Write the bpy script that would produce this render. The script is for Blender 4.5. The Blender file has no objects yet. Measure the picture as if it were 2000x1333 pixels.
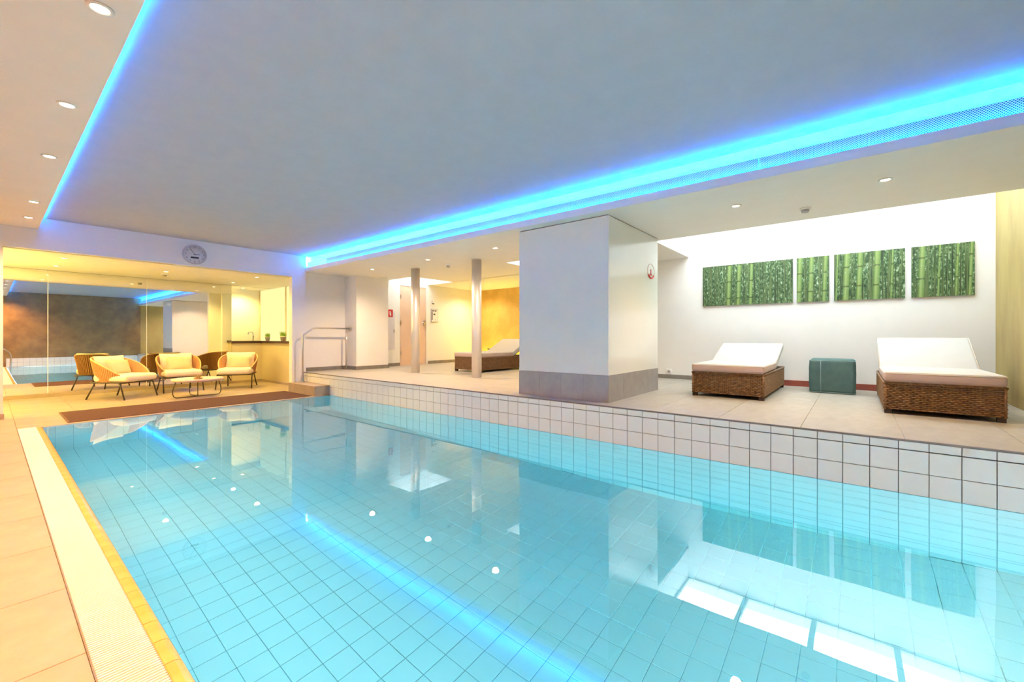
import bpy, bmesh, math, random
from mathutils import Vector, Matrix
random.seed(7)
sc = bpy.context.scene
col = sc.collection
R = math.radians

# ------------------------------------------------------------------ camera
CAM_H = 1.2
cam_d = bpy.data.cameras.new('camera')
cam_d.sensor_width = 36.0
cam_d.lens = 14.909
cam_d.shift_y = -0.00425
cam_d.clip_start = 0.05
cam = bpy.data.objects.new('camera', cam_d)
cam.location = (0, 0, CAM_H)
cam.rotation_euler = (R(90), 0, R(-51.031))
col.objects.link(cam)
sc.camera = cam

# ------------------------------------------------------------------ world, exposure
world = bpy.data.worlds.new('world'); sc.world = world
world.use_nodes = True
bg = world.node_tree.nodes['Background']
bg.inputs['Color'].default_value = (0.90, 0.97, 1.0, 1)
bg.inputs['Strength'].default_value = 2.9
vs = sc.view_settings
vs.view_transform = 'Standard'; vs.look = 'None'; vs.gamma = 1.0; vs.use_curve_mapping = False
vs.exposure = 1.68
cy = sc.cycles
cy.max_bounces = 12; cy.diffuse_bounces = 5; cy.glossy_bounces = 5; cy.transmission_bounces = 6
cy.transparent_max_bounces = 8; cy.volume_bounces = 0
cy.sample_clamp_indirect = 6.0
cy.caustics_reflective = False; cy.caustics_refractive = True
cy.blur_glossy = 0.5

# light colours and powers (the fixtures themselves are built further down)
WARM = (1.0, 0.51, 0.20)
NEUTRAL_WARM = (1.0, 0.70, 0.44)
YELLOW = (1.0, 0.70, 0.18)
P_LEFT, P_RIGHT, P_LOUNGE = 100, 75, 46
LED_COL = (0.0, 0.21, 1.0)
LED_UP, LED_LIP, LED_LEFT = 38, 50, 110
POOL_COL = (0.95, 0.98, 0.97); POOL_STR = 48  # glow of the strips added under water to light the pool
GLOW_COL = (1.0, 0.86, 0.36); GLOW_STR = 0.36; GLOW_LEFT = 2.2

WATER_GLOSS = 2.6              # how strongly the still water mirrors the room

def portal(name, x0, x1, y0, y1, z):
    d = bpy.data.lights.new(name, 'AREA'); d.shape = 'RECTANGLE'
    d.size = x1 - x0; d.size_y = y1 - y0; d.cycles.is_portal = True
    o = bpy.data.objects.new(name, d); o.location = ((x0 + x1) / 2, (y0 + y1) / 2, z)
    col.objects.link(o); return o
portal('skylight_portal', 6.42, 8.12, -1.4, 2.38, 3.22)
portal('skylight_portal', 6.7, 8.05, 8.6, 9.6, 3.32)
portal('skylight_portal', 6.6, 8.0, 4.7, 5.5, 3.32)

# ------------------------------------------------------------------ materials
def nodes_of(name):
    m = bpy.data.materials.new(name); m.use_nodes = True
    nt = m.node_tree; b = nt.nodes['Principled BSDF']
    return m, nt, b
def N(nt, t, **kw):
    n = nt.nodes.new(t)
    for k, v in kw.items():
        setattr(n, k, v)
    return n
def setin(n, **kw):
    for k, v in kw.items():
        n.inputs[k.replace('_', ' ')].default_value = v
def mat(name, c, rough=0.6, metal=0.0, spec=0.5, var=0.0, scale=8.0, bump=0.0, bscale=60.0, stretch=(1, 1, 1), c2=None, trans=0.0, detail=4):
    m, nt, b = nodes_of(name)
    b.inputs['Roughness'].default_value = rough
    b.inputs['Metallic'].default_value = metal
    b.inputs['Specular IOR Level'].default_value = spec
    b.inputs['Transmission Weight'].default_value = trans
    tc = N(nt, 'ShaderNodeTexCoord'); mp = N(nt, 'ShaderNodeMapping')
    mp.inputs['Scale'].default_value = stretch
    nt.links.new(tc.outputs['Object'], mp.inputs['Vector'])
    nz = N(nt, 'ShaderNodeTexNoise'); setin(nz, Scale=scale, Detail=detail, Roughness=0.6)
    nt.links.new(mp.outputs['Vector'], nz.inputs['Vector'])
    if c2 is None:
        c2 = tuple(max(0, x * (1 - var)) for x in c)
        c1 = tuple(min(1, x * (1 + var * 0.6)) for x in c)
    else:
        c1 = c
    rp = N(nt, 'ShaderNodeValToRGB')
    rp.color_ramp.elements[0].position = 0.32; rp.color_ramp.elements[1].position = 0.68
    rp.color_ramp.elements[0].color = (*c2, 1); rp.color_ramp.elements[1].color = (*c1, 1)
    nt.links.new(nz.outputs['Fac'], rp.inputs['Fac'])
    nt.links.new(rp.outputs['Color'], b.inputs['Base Color'])
    if bump:
        n2 = N(nt, 'ShaderNodeTexNoise'); setin(n2, Scale=bscale, Detail=3.0)
        nt.links.new(mp.outputs['Vector'], n2.inputs['Vector'])
        bp = N(nt, 'ShaderNodeBump'); setin(bp, Strength=bump, Distance=0.01)
        nt.links.new(n2.outputs['Fac'], bp.inputs['Height'])
        nt.links.new(bp.outputs['Normal'], b.inputs['Normal'])
    return m
def emis(name, c, s):
    m = bpy.data.materials.new(name); m.use_nodes = True
    nt = m.node_tree; nt.nodes.clear()
    e = N(nt, 'ShaderNodeEmission'); o = N(nt, 'ShaderNodeOutputMaterial')
    e.inputs['Color'].default_value = (*c, 1); e.inputs['Strength'].default_value = s
    nt.links.new(e.outputs[0], o.inputs['Surface']); return m

M = {}
M['white'] = mat('white_paint', (0.80, 0.79, 0.77), 0.75, var=0.02, scale=3, bump=0.03, bscale=180)
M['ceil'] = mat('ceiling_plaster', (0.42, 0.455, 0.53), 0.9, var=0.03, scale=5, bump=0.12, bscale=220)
M['soffit'] = mat('soffit_paint', (0.80, 0.78, 0.74), 0.75, var=0.02, scale=3, bump=0.03, bscale=180)
M['plaster'] = mat('ochre_plaster', (0.30, 0.185, 0.06), 0.6, c2=(0.18, 0.105, 0.036), scale=2.6, bump=0.25, bscale=14, detail=9)
M['plaster_g'] = mat('ochre_gold_plaster', (0.48, 0.38, 0.13), 0.6, c2=(0.36, 0.26, 0.09), scale=2.6, bump=0.25, bscale=14, detail=9, stretch=(1, 1, .35))
M['gold'] = mat('gold_plaster', (0.75, 0.50, 0.12), 0.55, c2=(0.62, 0.38, 0.07), scale=3, bump=0.2, bscale=14, detail=8)
M['stone'] = mat('sand_stone_tile', (0.41, 0.31, 0.22), 0.45, c2=(0.34, 0.255, 0.175), scale=5, bump=0.08, bscale=90, detail=8)
M['stone_r'] = mat('grey_sand_stone_tile', (0.42, 0.395, 0.34), 0.4, c2=(0.34, 0.315, 0.265), scale=4, bump=0.08, bscale=90, detail=8, stretch=(1, 2.5, 1))
M['joint'] = mat('stone_joint', (0.34, 0.27, 0.2), 0.9, var=0.1)
M['joint_l'] = mat('pale_stone_joint', (0.70, 0.68, 0.62), 0.9, var=0.06)
M['nosing'] = mat('dark_edge_strip', (0.16, 0.13, 0.12), 0.5, var=0.1)
M['tile'] = mat('white_glazed_tile', (0.80, 0.80, 0.80), 0.14, var=0.02, scale=2)
M['grout'] = mat('grey_grout', (0.25, 0.22, 0.23), 0.9, var=0.1, scale=30)
M['grout_f'] = mat('grey_green_grout', (0.36, 0.40, 0.40), 0.9, var=0.1, scale=30)
M['coping'] = mat('yellow_glazed_coping', (0.62, 0.44, 0.10), 0.22, c2=(0.54, 0.37, 0.07), scale=7)
M['grate'] = mat('white_plastic_grate', (0.66, 0.66, 0.62), 0.45, var=0.03, scale=20)
M['channel'] = mat('grate_channel', (0.22, 0.19, 0.15), 0.8, var=0.1)
M['skirt'] = mat('grey_slate_skirting', (0.24, 0.22, 0.20), 0.45, c2=(0.18, 0.165, 0.15), scale=6, bump=0.05)
M['clad'] = mat('grey_cladding_tile', (0.33, 0.32, 0.31), 0.4, c2=(0.27, 0.26, 0.255), scale=7, bump=0.05, detail=7)
M['redskirt'] = mat('red_brown_skirting', (0.30, 0.07, 0.045), 0.45, var=0.15)
M['steel'] = mat('brushed_steel', (0.62, 0.60, 0.58), 0.28, metal=1.0, var=0.05, scale=40)
M['column'] = mat('satin_metal_column', (0.78, 0.72, 0.68), 0.34, metal=0.5, var=0.04, scale=6, stretch=(1, 1, .1))
M['mat'] = mat('brown_rubber_mat', (0.17, 0.075, 0.035), 0.8, c2=(0.12, 0.05, 0.025), scale=60, bump=0.4, bscale=150)
M['darkmetal'] = mat('dark_brown_metal', (0.05, 0.035, 0.028), 0.4, var=0.1)
M['cushion'] = mat('cream_cushion', (0.78, 0.68, 0.58), 0.9, var=0.05, scale=9, bump=0.1, bscale=250)
M['pillow'] = mat('sage_cushion', (0.55, 0.50, 0.32), 0.9, var=0.06, scale=9, bump=0.15, bscale=250)
M['mattress'] = mat('white_mattress', (0.50, 0.50, 0.485), 0.9, var=0.03, scale=5, bump=0.12, bscale=120)
M['mattside'] = mat('beige_mattress_side', (0.46, 0.35, 0.30), 0.9, var=0.05, scale=5, bump=0.1, bscale=120)
M['piping'] = mat('mattress_piping', (0.62, 0.56, 0.50), 0.9, var=0.05)
M['wicker'] = mat('brown_wicker', (0.30, 0.155, 0.055), 0.4, c2=(0.12, 0.055, 0.02), scale=26, detail=3)
M['wickerdark'] = mat('dark_wicker_core', (0.035, 0.018, 0.01), 0.8, var=0.2)
M['rattan'] = mat('tan_woven_rope', (0.62, 0.32, 0.14), 0.6, c2=(0.46, 0.22, 0.09), scale=70, bump=0.5, bscale=120, stretch=(1, 1, .35))
M['rim'] = mat('tan_rope_rim', (0.62, 0.38, 0.18), 0.6, var=0.15, scale=50)
M['tabletop'] = mat('pale_pink_tabletop', (0.66, 0.50, 0.44), 0.4, var=0.04)
M['pouf'] = mat('teal_grey_fabric', (0.085, 0.165, 0.155), 0.85, c2=(0.06, 0.125, 0.12), scale=7, bump=0.15, bscale=200)
M['poufseam'] = mat('pale_teal_seam', (0.20, 0.30, 0.29), 0.85, var=0.05)
M['darkgrey'] = mat('dark_grey_fabric', (0.06, 0.06, 0.06), 0.8, var=0.15)
M['counter'] = mat('dark_brown_counter', (0.05, 0.022, 0.016), 0.3, var=0.2)
M['barfront'] = mat('satin_bar_panel', (0.62, 0.52, 0.34), 0.22, var=0.03, scale=2)
M['black'] = mat('black_plastic', (0.012, 0.010, 0.012), 0.4)
M['greyplastic'] = mat('grey_plastic', (0.36, 0.34, 0.36), 0.4, var=0.03)
M['whiteplastic'] = mat('white_plastic', (0.78, 0.77, 0.75), 0.4, var=0.02)
M['face'] = mat('clock_face', (0.70, 0.69, 0.72), 0.5, var=0.02)
M['rimgrey'] = mat('pale_grey_rim', (0.55, 0.54, 0.57), 0.4, var=0.03)
M['ink'] = mat('grey_ink', (0.11, 0.11, 0.13), 0.6)
M['pinkline'] = mat('pale_red_line', (0.60, 0.30, 0.28), 0.5)
M['red'] = mat('red_print', (0.65, 0.03, 0.03), 0.5)
M['glassdoor'] = mat('frosted_peach_glass', (0.72, 0.52, 0.40), 0.35, var=0.04, scale=1.5)
M['lilac'] = mat('pale_lilac_sheet', (0.68, 0.66, 0.72), 0.4, var=0.02)
M['pillarpanel'] = mat('glossy_white_panel', (0.74, 0.75, 0.70), 0.16, var=0.015, scale=1.5)
M['terracotta'] = mat('cream_pot', (0.82, 0.74, 0.55), 0.6, var=0.05)
M['leaf'] = mat('green_leaf', (0.34, 0.52, 0.08), 0.6, c2=(0.2, 0.38, 0.05), scale=40)
M['ornament'] = mat('dried_ornament', (0.45, 0.30, 0.18), 0.7, var=0.3, scale=60)
M['lens'] = emis('lamp_lens', (1.0, 0.86, 0.62), 14)
M['lens_y'] = emis('warm_lamp_lens', (1.0, 0.84, 0.45), 9)
M['led_up'] = emis('blue_led', LED_COL, LED_UP)
M['led_lip'] = emis('blue_led_lip', LED_COL, LED_LIP)
M['led_left'] = emis('blue_led_left', LED_COL, LED_LEFT)
M['pool_fill'] = emis('pool_fill_glow', POOL_COL, POOL_STR)
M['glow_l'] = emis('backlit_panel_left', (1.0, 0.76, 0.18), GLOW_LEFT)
M['glow'] = emis('backlit_panel', GLOW_COL, GLOW_STR)
M['glow_gold'] = emis('yellow_uplight', (1.0, 0.75, 0.10), 30)

def mirror_mat():
    m, nt, b = nodes_of('mirror_glass')
    b.inputs['Base Color'].default_value = (0.86, 0.86, 0.82, 1)
    b.inputs['Metallic'].default_value = 1.0; b.inputs['Roughness'].default_value = 0.0
    return m
M['mirror'] = mirror_mat()
def water_mat():
    m = bpy.data.materials.new('pool_water'); m.use_nodes = True
    nt = m.node_tree; nt.nodes.clear()
    o = N(nt, 'ShaderNodeOutputMaterial'); g = N(nt, 'ShaderNodeBsdfRefraction'); gl_ = N(nt, 'ShaderNodeBsdfGlossy')
    g.inputs['IOR'].default_value = 1.333; g.inputs['Roughness'].default_value = 0.0
    g.inputs['Color'].default_value = (1, 1, 1, 1); gl_.inputs['Roughness'].default_value = 0.0
    tc = N(nt, 'ShaderNodeTexCoord'); nz = N(nt, 'ShaderNodeTexNoise'); setin(nz, Scale=1.6, Detail=1.0)
    bp = N(nt, 'ShaderNodeBump'); setin(bp, Strength=0.10, Distance=0.012)
    fr_ = N(nt, 'ShaderNodeFresnel'); fr_.inputs['IOR'].default_value = WATER_GLOSS
    mx = N(nt, 'ShaderNodeMixShader')
    nt.links.new(tc.outputs['Object'], nz.inputs['Vector'])
    nt.links.new(nz.outputs['Fac'], bp.inputs['Height'])
    for q in (g, gl_, fr_): nt.links.new(bp.outputs['Normal'], q.inputs['Normal'])
    nt.links.new(fr_.outputs[0], mx.inputs[0]); nt.links.new(g.outputs[0], mx.inputs[1]); nt.links.new(gl_.outputs[0], mx.inputs[2])
    nt.links.new(mx.outputs[0], o.inputs['Surface'])
    va = N(nt, 'ShaderNodeVolumeAbsorption')
    va.inputs['Color'].default_value = (0.10, 0.875, 0.965, 1); va.inputs['Density'].default_value = 0.42
    nt.links.new(va.outputs[0], o.inputs['Volume'])
    return m
M['water'] = water_mat()
def pane_mat():
    m = bpy.data.materials.new('window_glass'); m.use_nodes = True
    nt = m.node_tree; nt.nodes.clear()
    o = N(nt, 'ShaderNodeOutputMaterial'); t = N(nt, 'ShaderNodeBsdfTransparent'); g = N(nt, 'ShaderNodeBsdfGlossy')
    g.inputs['Roughness'].default_value = 0.02
    t.inputs['Color'].default_value = (0.95, 0.97, 0.97, 1)
    lw = N(nt, 'ShaderNodeLayerWeight'); pw = N(nt, 'ShaderNodeMath', operation='POWER'); pw.inputs[1].default_value = 5.0
    f = N(nt, 'ShaderNodeMath', operation='MULTIPLY_ADD'); f.inputs[1].default_value = 0.9; f.inputs[2].default_value = 0.04
    nt.links.new(lw.outputs['Facing'], pw.inputs[0]); nt.links.new(pw.outputs[0], f.inputs[0])
    lw.inputs['Blend'].default_value = 0.5
    mx = N(nt, 'ShaderNodeMixShader')
    nt.links.new(f.outputs[0], mx.inputs[0]); nt.links.new(t.outputs[0], mx.inputs[1]); nt.links.new(g.outputs[0], mx.inputs[2])
    nt.links.new(mx.outputs[0], o.inputs['Surface']); return m
M['pane'] = pane_mat()
def perf_mat():
    m, nt, b = nodes_of('perforated_metal')
    b.inputs['Roughness'].default_value = 0.45
    tc = N(nt, 'ShaderNodeTexCoord'); sp = N(nt, 'ShaderNodeSeparateXYZ'); cb = N(nt, 'ShaderNodeCombineXYZ')
    mp = N(nt, 'ShaderNodeMapping'); mp.inputs['Rotation'].default_value = (0, 0, R(45)); mp.inputs['Scale'].default_value = (1, 1, 1)
    nt.links.new(tc.outputs['Object'], sp.inputs[0])
    nt.links.new(sp.outputs['Y'], cb.inputs['X']); nt.links.new(sp.outputs['Z'], cb.inputs['Y'])
    nt.links.new(cb.outputs[0], mp.inputs['Vector'])
    v = N(nt, 'ShaderNodeTexVoronoi', voronoi_dimensions='2D'); setin(v, Scale=80.0, Randomness=0.0)
    nt.links.new(mp.outputs[0], v.inputs['Vector'])
    rp = N(nt, 'ShaderNodeValToRGB')
    rp.color_ramp.elements[0].position = 0.33; rp.color_ramp.elements[1].position = 0.42
    rp.color_ramp.elements[0].color = (0.06, 0.06, 0.07, 1); rp.color_ramp.elements[1].color = (0.78, 0.78, 0.78, 1)
    nt.links.new(v.outputs['Distance'], rp.inputs['Fac']); nt.links.new(rp.outputs['Color'], b.inputs['Base Color'])
    return m
M['perf'] = perf_mat()

def bamboo_mat(name, y0, y1, stalks, seed):
    """printed picture of a bamboo grove; thick stalks at the given places along the wall, thin ones from stretched noise"""
    m, nt, b = nodes_of(name)
    b.inputs['Roughness'].default_value = 0.5
    tc = N(nt, 'ShaderNodeTexCoord'); sp = N(nt, 'ShaderNodeSeparateXYZ')
    nt.links.new(tc.outputs['Object'], sp.inputs[0])
    def mapped(sy, sz, off):
        mp = N(nt, 'ShaderNodeMapping'); mp.inputs['Scale'].default_value = (1, sy, sz); mp.inputs['Location'].default_value = (off, off, off)
        nt.links.new(tc.outputs['Object'], mp.inputs['Vector']); return mp.outputs[0]
    def ramp(src, stops, interp='LINEAR'):
        r = N(nt, 'ShaderNodeValToRGB'); cr = r.color_ramp; cr.interpolation = interp
        while len(cr.elements) < len(stops):
            cr.elements.new(0.5)
        for e, (p, c) in zip(cr.elements, stops):
            e.position = p; e.color = c if len(c) == 4 else (*c, 1)
        nt.links.new(src, r.inputs['Fac']); return r
    def mix(fac, a, c, mode='MIX'):
        x = N(nt, 'ShaderNodeMix', data_type='RGBA', blend_type=mode)
        if isinstance(fac, float):
            x.inputs[0].default_value = fac
        else:
            nt.links.new(fac, x.inputs[0])
        nt.links.new(a, x.inputs[6]); nt.links.new(c, x.inputs[7]); return x.outputs[2]
    n1 = N(nt, 'ShaderNodeTexNoise'); setin(n1, Scale=1.0, Detail=6.0, Roughness=0.75)
    nt.links.new(mapped(34, 20, seed), n1.inputs['Vector'])
    leaves = ramp(n1.outputs['Fac'], [(0.30, (0.006, 0.018, 0.008)), (0.44, (0.022, 0.06, 0.018)), (0.54, (0.09, 0.17, 0.06)), (0.61, (0.30, 0.40, 0.24)), (0.70, (0.80, 0.86, 0.80))])
    n2 = N(nt, 'ShaderNodeTexNoise'); setin(n2, Scale=1.0, Detail=2.0)
    nt.links.new(mapped(80, 1.2, seed + 3), n2.inputs['Vector'])
    thin = ramp(n2.outputs['Fac'], [(0.36, (0.008, 0.022, 0.006)), (0.46, (0.04, 0.085, 0.022)), (0.55, (0.14, 0.20, 0.07)), (0.63, (0.06, 0.08, 0.03))])
    n3 = N(nt, 'ShaderNodeTexNoise'); setin(n3, Scale=1.0, Detail=1.0)
    nt.links.new(mapped(48, 0.9, seed + 9), n3.inputs['Vector'])
    tmask = ramp(n3.outputs['Fac'], [(0.50, (0, 0, 0)), (0.54, (1, 1, 1))])
    c = mix(tmask.outputs['Color'], leaves.outputs['Color'], thin.outputs['Color'])
    # thick stalks: one ramp along the panel's own width
    mr = N(nt, 'ShaderNodeMapRange'); mr.inputs[1].default_value = y0; mr.inputs[2].default_value = y1
    ad = N(nt, 'ShaderNodeMath', operation='MULTIPLY_ADD'); ad.inputs[1].default_value = 0.03
    nt.links.new(sp.outputs['Z'], ad.inputs[0]); nt.links.new(sp.outputs['Y'], ad.inputs[2])
    sb = N(nt, 'ShaderNodeMath', operation='SUBTRACT'); sb.inputs[1].default_value = 0.03 * 2.1
    nt.links.new(ad.outputs[0], sb.inputs[0]); nt.links.new(sb.outputs[0], mr.inputs[0])
    st = [(0.0, (0, 0, 0, 0))]
    W = abs(y1 - y0)
    for (yc, w) in sorted(stalks, key=lambda s: (s[0] - y0) / (y1 - y0)):
        p = (yc - y0) / (y1 - y0); hw = w / W / 2; e = 0.004 / W
        st += [(p - hw - e, (0.05, 0.12, 0.02, 0)), (p - hw, (0.06, 0.14, 0.02, 1)), (p - hw * .2, (0.27, 0.36, 0.12, 1)), (p + hw, (0.10, 0.20, 0.04, 1)), (p + hw + e, (0.05, 0.12, 0.02, 0))]
    thick = ramp(mr.outputs[0], st)
    # nodes on the stalks
    wv = N(nt, 'ShaderNodeTexWave', bands_direction='Z'); setin(wv, Scale=1.1, Distortion=0.0, Phase_Offset=seed)
    nt.links.new(tc.outputs['Object'], wv.inputs['Vector'])
    kn = ramp(wv.outputs['Fac'], [(0.0, (0.35, 0.35, 0.3)), (0.03, (1, 1, 1))])
    tk = mix(1.0, thick.outputs['Color'], kn.outputs['Color'], 'MULTIPLY')
    lm = ramp(n1.outputs['Fac'], [(0.52, (1, 1, 1)), (0.60, (0.55, 0.55, 0.55))])
    am = N(nt, 'ShaderNodeMath', operation='MULTIPLY')
    nt.links.new(thick.outputs['Alpha'], am.inputs[0]); nt.links.new(lm.outputs['Color'], am.inputs[1])
    c = mix(am.outputs[0], c, tk)
    nt.links.new(c, b.inputs['Base Color'])
    return m

# ------------------------------------------------------------------ mesh helpers
class MB:
    def __init__(s):
        s.v = []; s.f = []; s.sm = []
    def add(s, vs, fs, smooth=False):
        o = len(s.v); s.v += [tuple(p) for p in vs]
        s.f += [tuple(i + o for i in f) for f in fs]; s.sm += [smooth] * len(fs); return s
    def box(s, x0, x1, y0, y1, z0, z1):
        v = [(x, y, z) for x in (x0, x1) for y in (y0, y1) for z in (z0, z1)]
        return s.add(v, [(0, 1, 3, 2), (4, 6, 7, 5), (0, 4, 5, 1), (2, 3, 7, 6), (0, 2, 6, 4), (1, 5, 7, 3)])
    def rbox(s, x0, x1, y0, y1, z0, z1, r=0.02, seg=3, mtx=None, smooth=True):
        bm = bmesh.new(); bmesh.ops.create_cube(bm, size=1.0)
        for v in bm.verts:
            v.co = Vector(((x0 + x1) / 2 + v.co.x * (x1 - x0), (y0 + y1) / 2 + v.co.y * (y1 - y0), (z0 + z1) / 2 + v.co.z * (z1 - z0)))
        bmesh.ops.bevel(bm, geom=list(bm.edges), offset=r, segments=seg, profile=0.5, affect='EDGES')
        if mtx is not None:
            bm.transform(mtx)
        bm.verts.index_update()
        s.add([v.co[:] for v in bm.verts], [tuple(v.index for v in f.verts) for f in bm.faces], smooth); bm.free(); return s
    def tube(s, pts, r, n=10, closed=False, caps=True):
        pts = [Vector(p) for p in pts]; k = len(pts); rings = []
        up = Vector((0, 0, 1)); prev = None
        for i, p in enumerate(pts):
            a = pts[(i - 1) % k] if (closed or i > 0) else p
            b = pts[(i + 1) % k] if (closed or i < k - 1) else p
            t = (b - a).normalized()
            if prev is None:
                u = t.orthogonal().normalized()
            else:
                u = (prev - t * prev.dot(t)).normalized()
            prev = u; w = t.cross(u)
            rings.append([p + (u * math.cos(2 * math.pi * j / n) + w * math.sin(2 * math.pi * j / n)) * r for j in range(n)])
        v = [q for ring in rings for q in ring]; f = []
        for i in range(k if closed else k - 1):
            for j in range(n):
                f.append((i * n + j, i * n + (j + 1) % n, ((i + 1) % k) * n + (j + 1) % n, ((i + 1) % k) * n + j))
        if not closed and caps:
            f.append(tuple(reversed(range(n)))); f.append(tuple((k - 1) * n + j for j in range(n)))
        return s.add(v, f, True)
    def lathe(s, prof, c=(0, 0, 0), n=32, axis='Z', smooth=True):
        v = []; f = []
        for (r, z) in prof:
            for j in range(n):
                a = 2 * math.pi * j / n
                p = (r * math.cos(a), r * math.sin(a), z)
                if axis == 'Y':
                    p = (p[0], -p[2], p[1])
                v.append((c[0] + p[0], c[1] + p[1], c[2] + p[2]))
        for i in range(len(prof) - 1):
            for j in range(n):
                f.append((i * n + j, i * n + (j + 1) % n, (i + 1) * n + (j + 1) % n, (i + 1) * n + j))
        if prof[0][0] > 1e-6: f.append(tuple(reversed(range(n))))
        if prof[-1][0] > 1e-6: f.append(tuple((len(prof) - 1) * n + j for j in range(n)))
        return s.add(v, f, smooth)
    def pillow(s, w, h, t, mtx, n=14, p=3.0):
        v = []; f = []
        for side in (1, -1):
            for i in range(n + 1):
                for j in range(n + 1):
                    a = -1 + 2 * i / n; b = -1 + 2 * j / n
                    k = max(0, 1 - abs(a) ** p) ** .55 * max(0, 1 - abs(b) ** p) ** .55
                    pin = 1 - .05 * (1 - abs(a * b))
                    v.append(mtx @ Vector((a * w / 2 * pin, side * t / 2 * k, b * h / 2 * pin)))
        m = (n + 1) ** 2
        for sd in (0, 1):
            for i in range(n):
                for j in range(n):
                    q = [sd * m + i * (n + 1) + j, sd * m + (i + 1) * (n + 1) + j, sd * m + (i + 1) * (n + 1) + j + 1, sd * m + i * (n + 1) + j + 1]
                    f.append(tuple(q if sd == 0 else reversed(q)))
        return s.add(v, f, True)
    def mesh(s, name, m=None):
        me = bpy.data.meshes.new(name); me.from_pydata(s.v, [], s.f)
        me.polygons.foreach_set('use_smooth', s.sm)
        if m: me.materials.append(M[m] if isinstance(m, str) else m)
        me.update(); return me
    def build(s, name, m, parent=None, loc=None):
        return obj(name, s.mesh(name, m), parent, loc)
def obj(name, me, parent=None, loc=None, rot=None):
    o = bpy.data.objects.new(name, me); col.objects.link(o)
    if parent: o.parent = parent
    if loc: o.location = loc
    if rot: o.rotation_euler = rot
    return o
def empty(name, loc=(0, 0, 0), rz=0):
    o = bpy.data.objects.new(name, None); col.objects.link(o); o.location = loc; o.rotation_euler = (0, 0, rz)
    o.empty_display_size = 0.1; return o
def tag(o, label=None, cat=None, group=None, kind=None):
    if label: o['label'] = label
    if cat: o['category'] = cat
    if group: o['group'] = group
    if kind: o['kind'] = kind
    return o
def struct(name, mb, m, label, cat):
    o = mb.build(name, m) if isinstance(mb, MB) else mb
    return tag(o, label, cat, kind='structure')
def copy_tree(o, parent=None):
    c = o.copy(); col.objects.link(c); c.parent = parent
    for ch in list(o.children):
        if ch is not c: copy_tree(ch, c)
    return c
def B(*a): return MB().box(*a)
def arc(c, r, a0, a1, n, fx):
    return [fx(c, r, a0 + (a1 - a0) * i / n) for i in range(n + 1)]
def smooth_path(pts, rad, n=6):
    """polyline with rounded corners"""
    pts = [Vector(p) for p in pts]; out = [pts[0]]
    for i in range(1, len(pts) - 1):
        a = (pts[i - 1] - pts[i]); b = (pts[i + 1] - pts[i])
        k = min(rad, a.length * .49, b.length * .49)
        p0 = pts[i] + a.normalized() * k; p1 = pts[i] + b.normalized() * k
        for j in range(n + 1):
            t = j / n; out.append(p0 * (1 - t) ** 2 + pts[i] * 2 * t * (1 - t) + p1 * t * t)
    out.append(pts[-1]); return out

# tiles: chamfered slab, face up (+Z local), 18 triangles, mesh data shared between equal sizes
_tc = {}
def tile_verts(w, d, t, ch):
    a, b = w / 2, d / 2
    lo = [(-a, -b, -t), (a, -b, -t), (a, b, -t), (-a, b, -t)]
    mi = [(-a, -b, -ch), (a, -b, -ch), (a, b, -ch), (-a, b, -ch)]
    hi = [(-a + ch, -b + ch, 0), (a - ch, -b + ch, 0), (a - ch, b - ch, 0), (-a + ch, b - ch, 0)]
    f = [(8, 9, 10, 11)]
    for i in range(4):
        j = (i + 1) % 4
        f += [(i, j, 4 + j, 4 + i), (4 + i, 4 + j, 8 + j, 8 + i)]
    return lo + mi + hi, f
def tile_mesh(name, w, d, t, ch, m):
    k = (name, round(w, 4), round(d, 4), t, m)
    if k not in _tc:
        v, f = tile_verts(w, d, t, ch); _tc[k] = MB().add(v, f).mesh(name, m)
    return _tc[k]
ROT = {'up': Matrix.Identity(3),
       '-X': Matrix(((0, 0, -1), (1, 0, 0), (0, -1, 0))),     # local x -> Y, local y -> -Z... normal -X
       '+X': Matrix(((0, 0, 1), (1, 0, 0), (0, 1, 0))),
       '-Y': Matrix(((1, 0, 0), (0, 0, -1), (0, 1, 0))),
       '+Y': Matrix(((-1, 0, 0), (0, 0, 1), (0, 1, 0)))}
def lay_tiles(parent, cells, face, m, t=0.006, ch=0.0015, limit=300, name='tile', tilt=0.0):
    """cells: list of (centre, w, d); the first `limit` are parts of their own, the rest one joined part"""
    rot = ROT[face]
    if tilt: rot = Matrix.Rotation(tilt, 3, 'X') @ rot
    eul = rot.to_euler()
    for (c, w, d) in cells[:limit]:
        o = obj(name, tile_mesh(name, w, d, t, ch, m), parent, c); o.rotation_euler = eul
    if len(cells) > limit:
        mb = MB()
        for (c, w, d) in cells[limit:]:
            v, f = tile_verts(w, d, t, ch); C = Vector(c)
            mb.add([C + rot @ Vector(p) for p in v], f)
        o = mb.build(name + '_field', m, parent); o['kind'] = 'stuff'
def floor_tiles(parent, regs, ox, oy, px, py, z, m, gap=0.004, t=0.012):
    cells = []
    for (x0, x1, y0, y1) in regs:
        i0 = math.floor((x0 - ox) / px); j0 = math.floor((y0 - oy) / py)
        i = i0
        while ox + i * px < x1 - 1e-6:
            j = j0
            while oy + j * py < y1 - 1e-6:
                a0, a1 = max(x0, ox + i * px), min(x1, ox + (i + 1) * px)
                b0, b1 = max(y0, oy + j * py), min(y1, oy + (j + 1) * py)
                if a1 - a0 > .03 and b1 - b0 > .03:
                    cells.append((((a0 + a1) / 2, (b0 + b1) / 2, z), a1 - a0 - gap, b1 - b0 - gap))
                j += 1
            i += 1
    cells.sort(key=lambda c: c[0][0] ** 2 + c[0][1] ** 2)
    lay_tiles(parent, cells, 'up', m, t=t, ch=0.0015, name='floor_tile')

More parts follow.
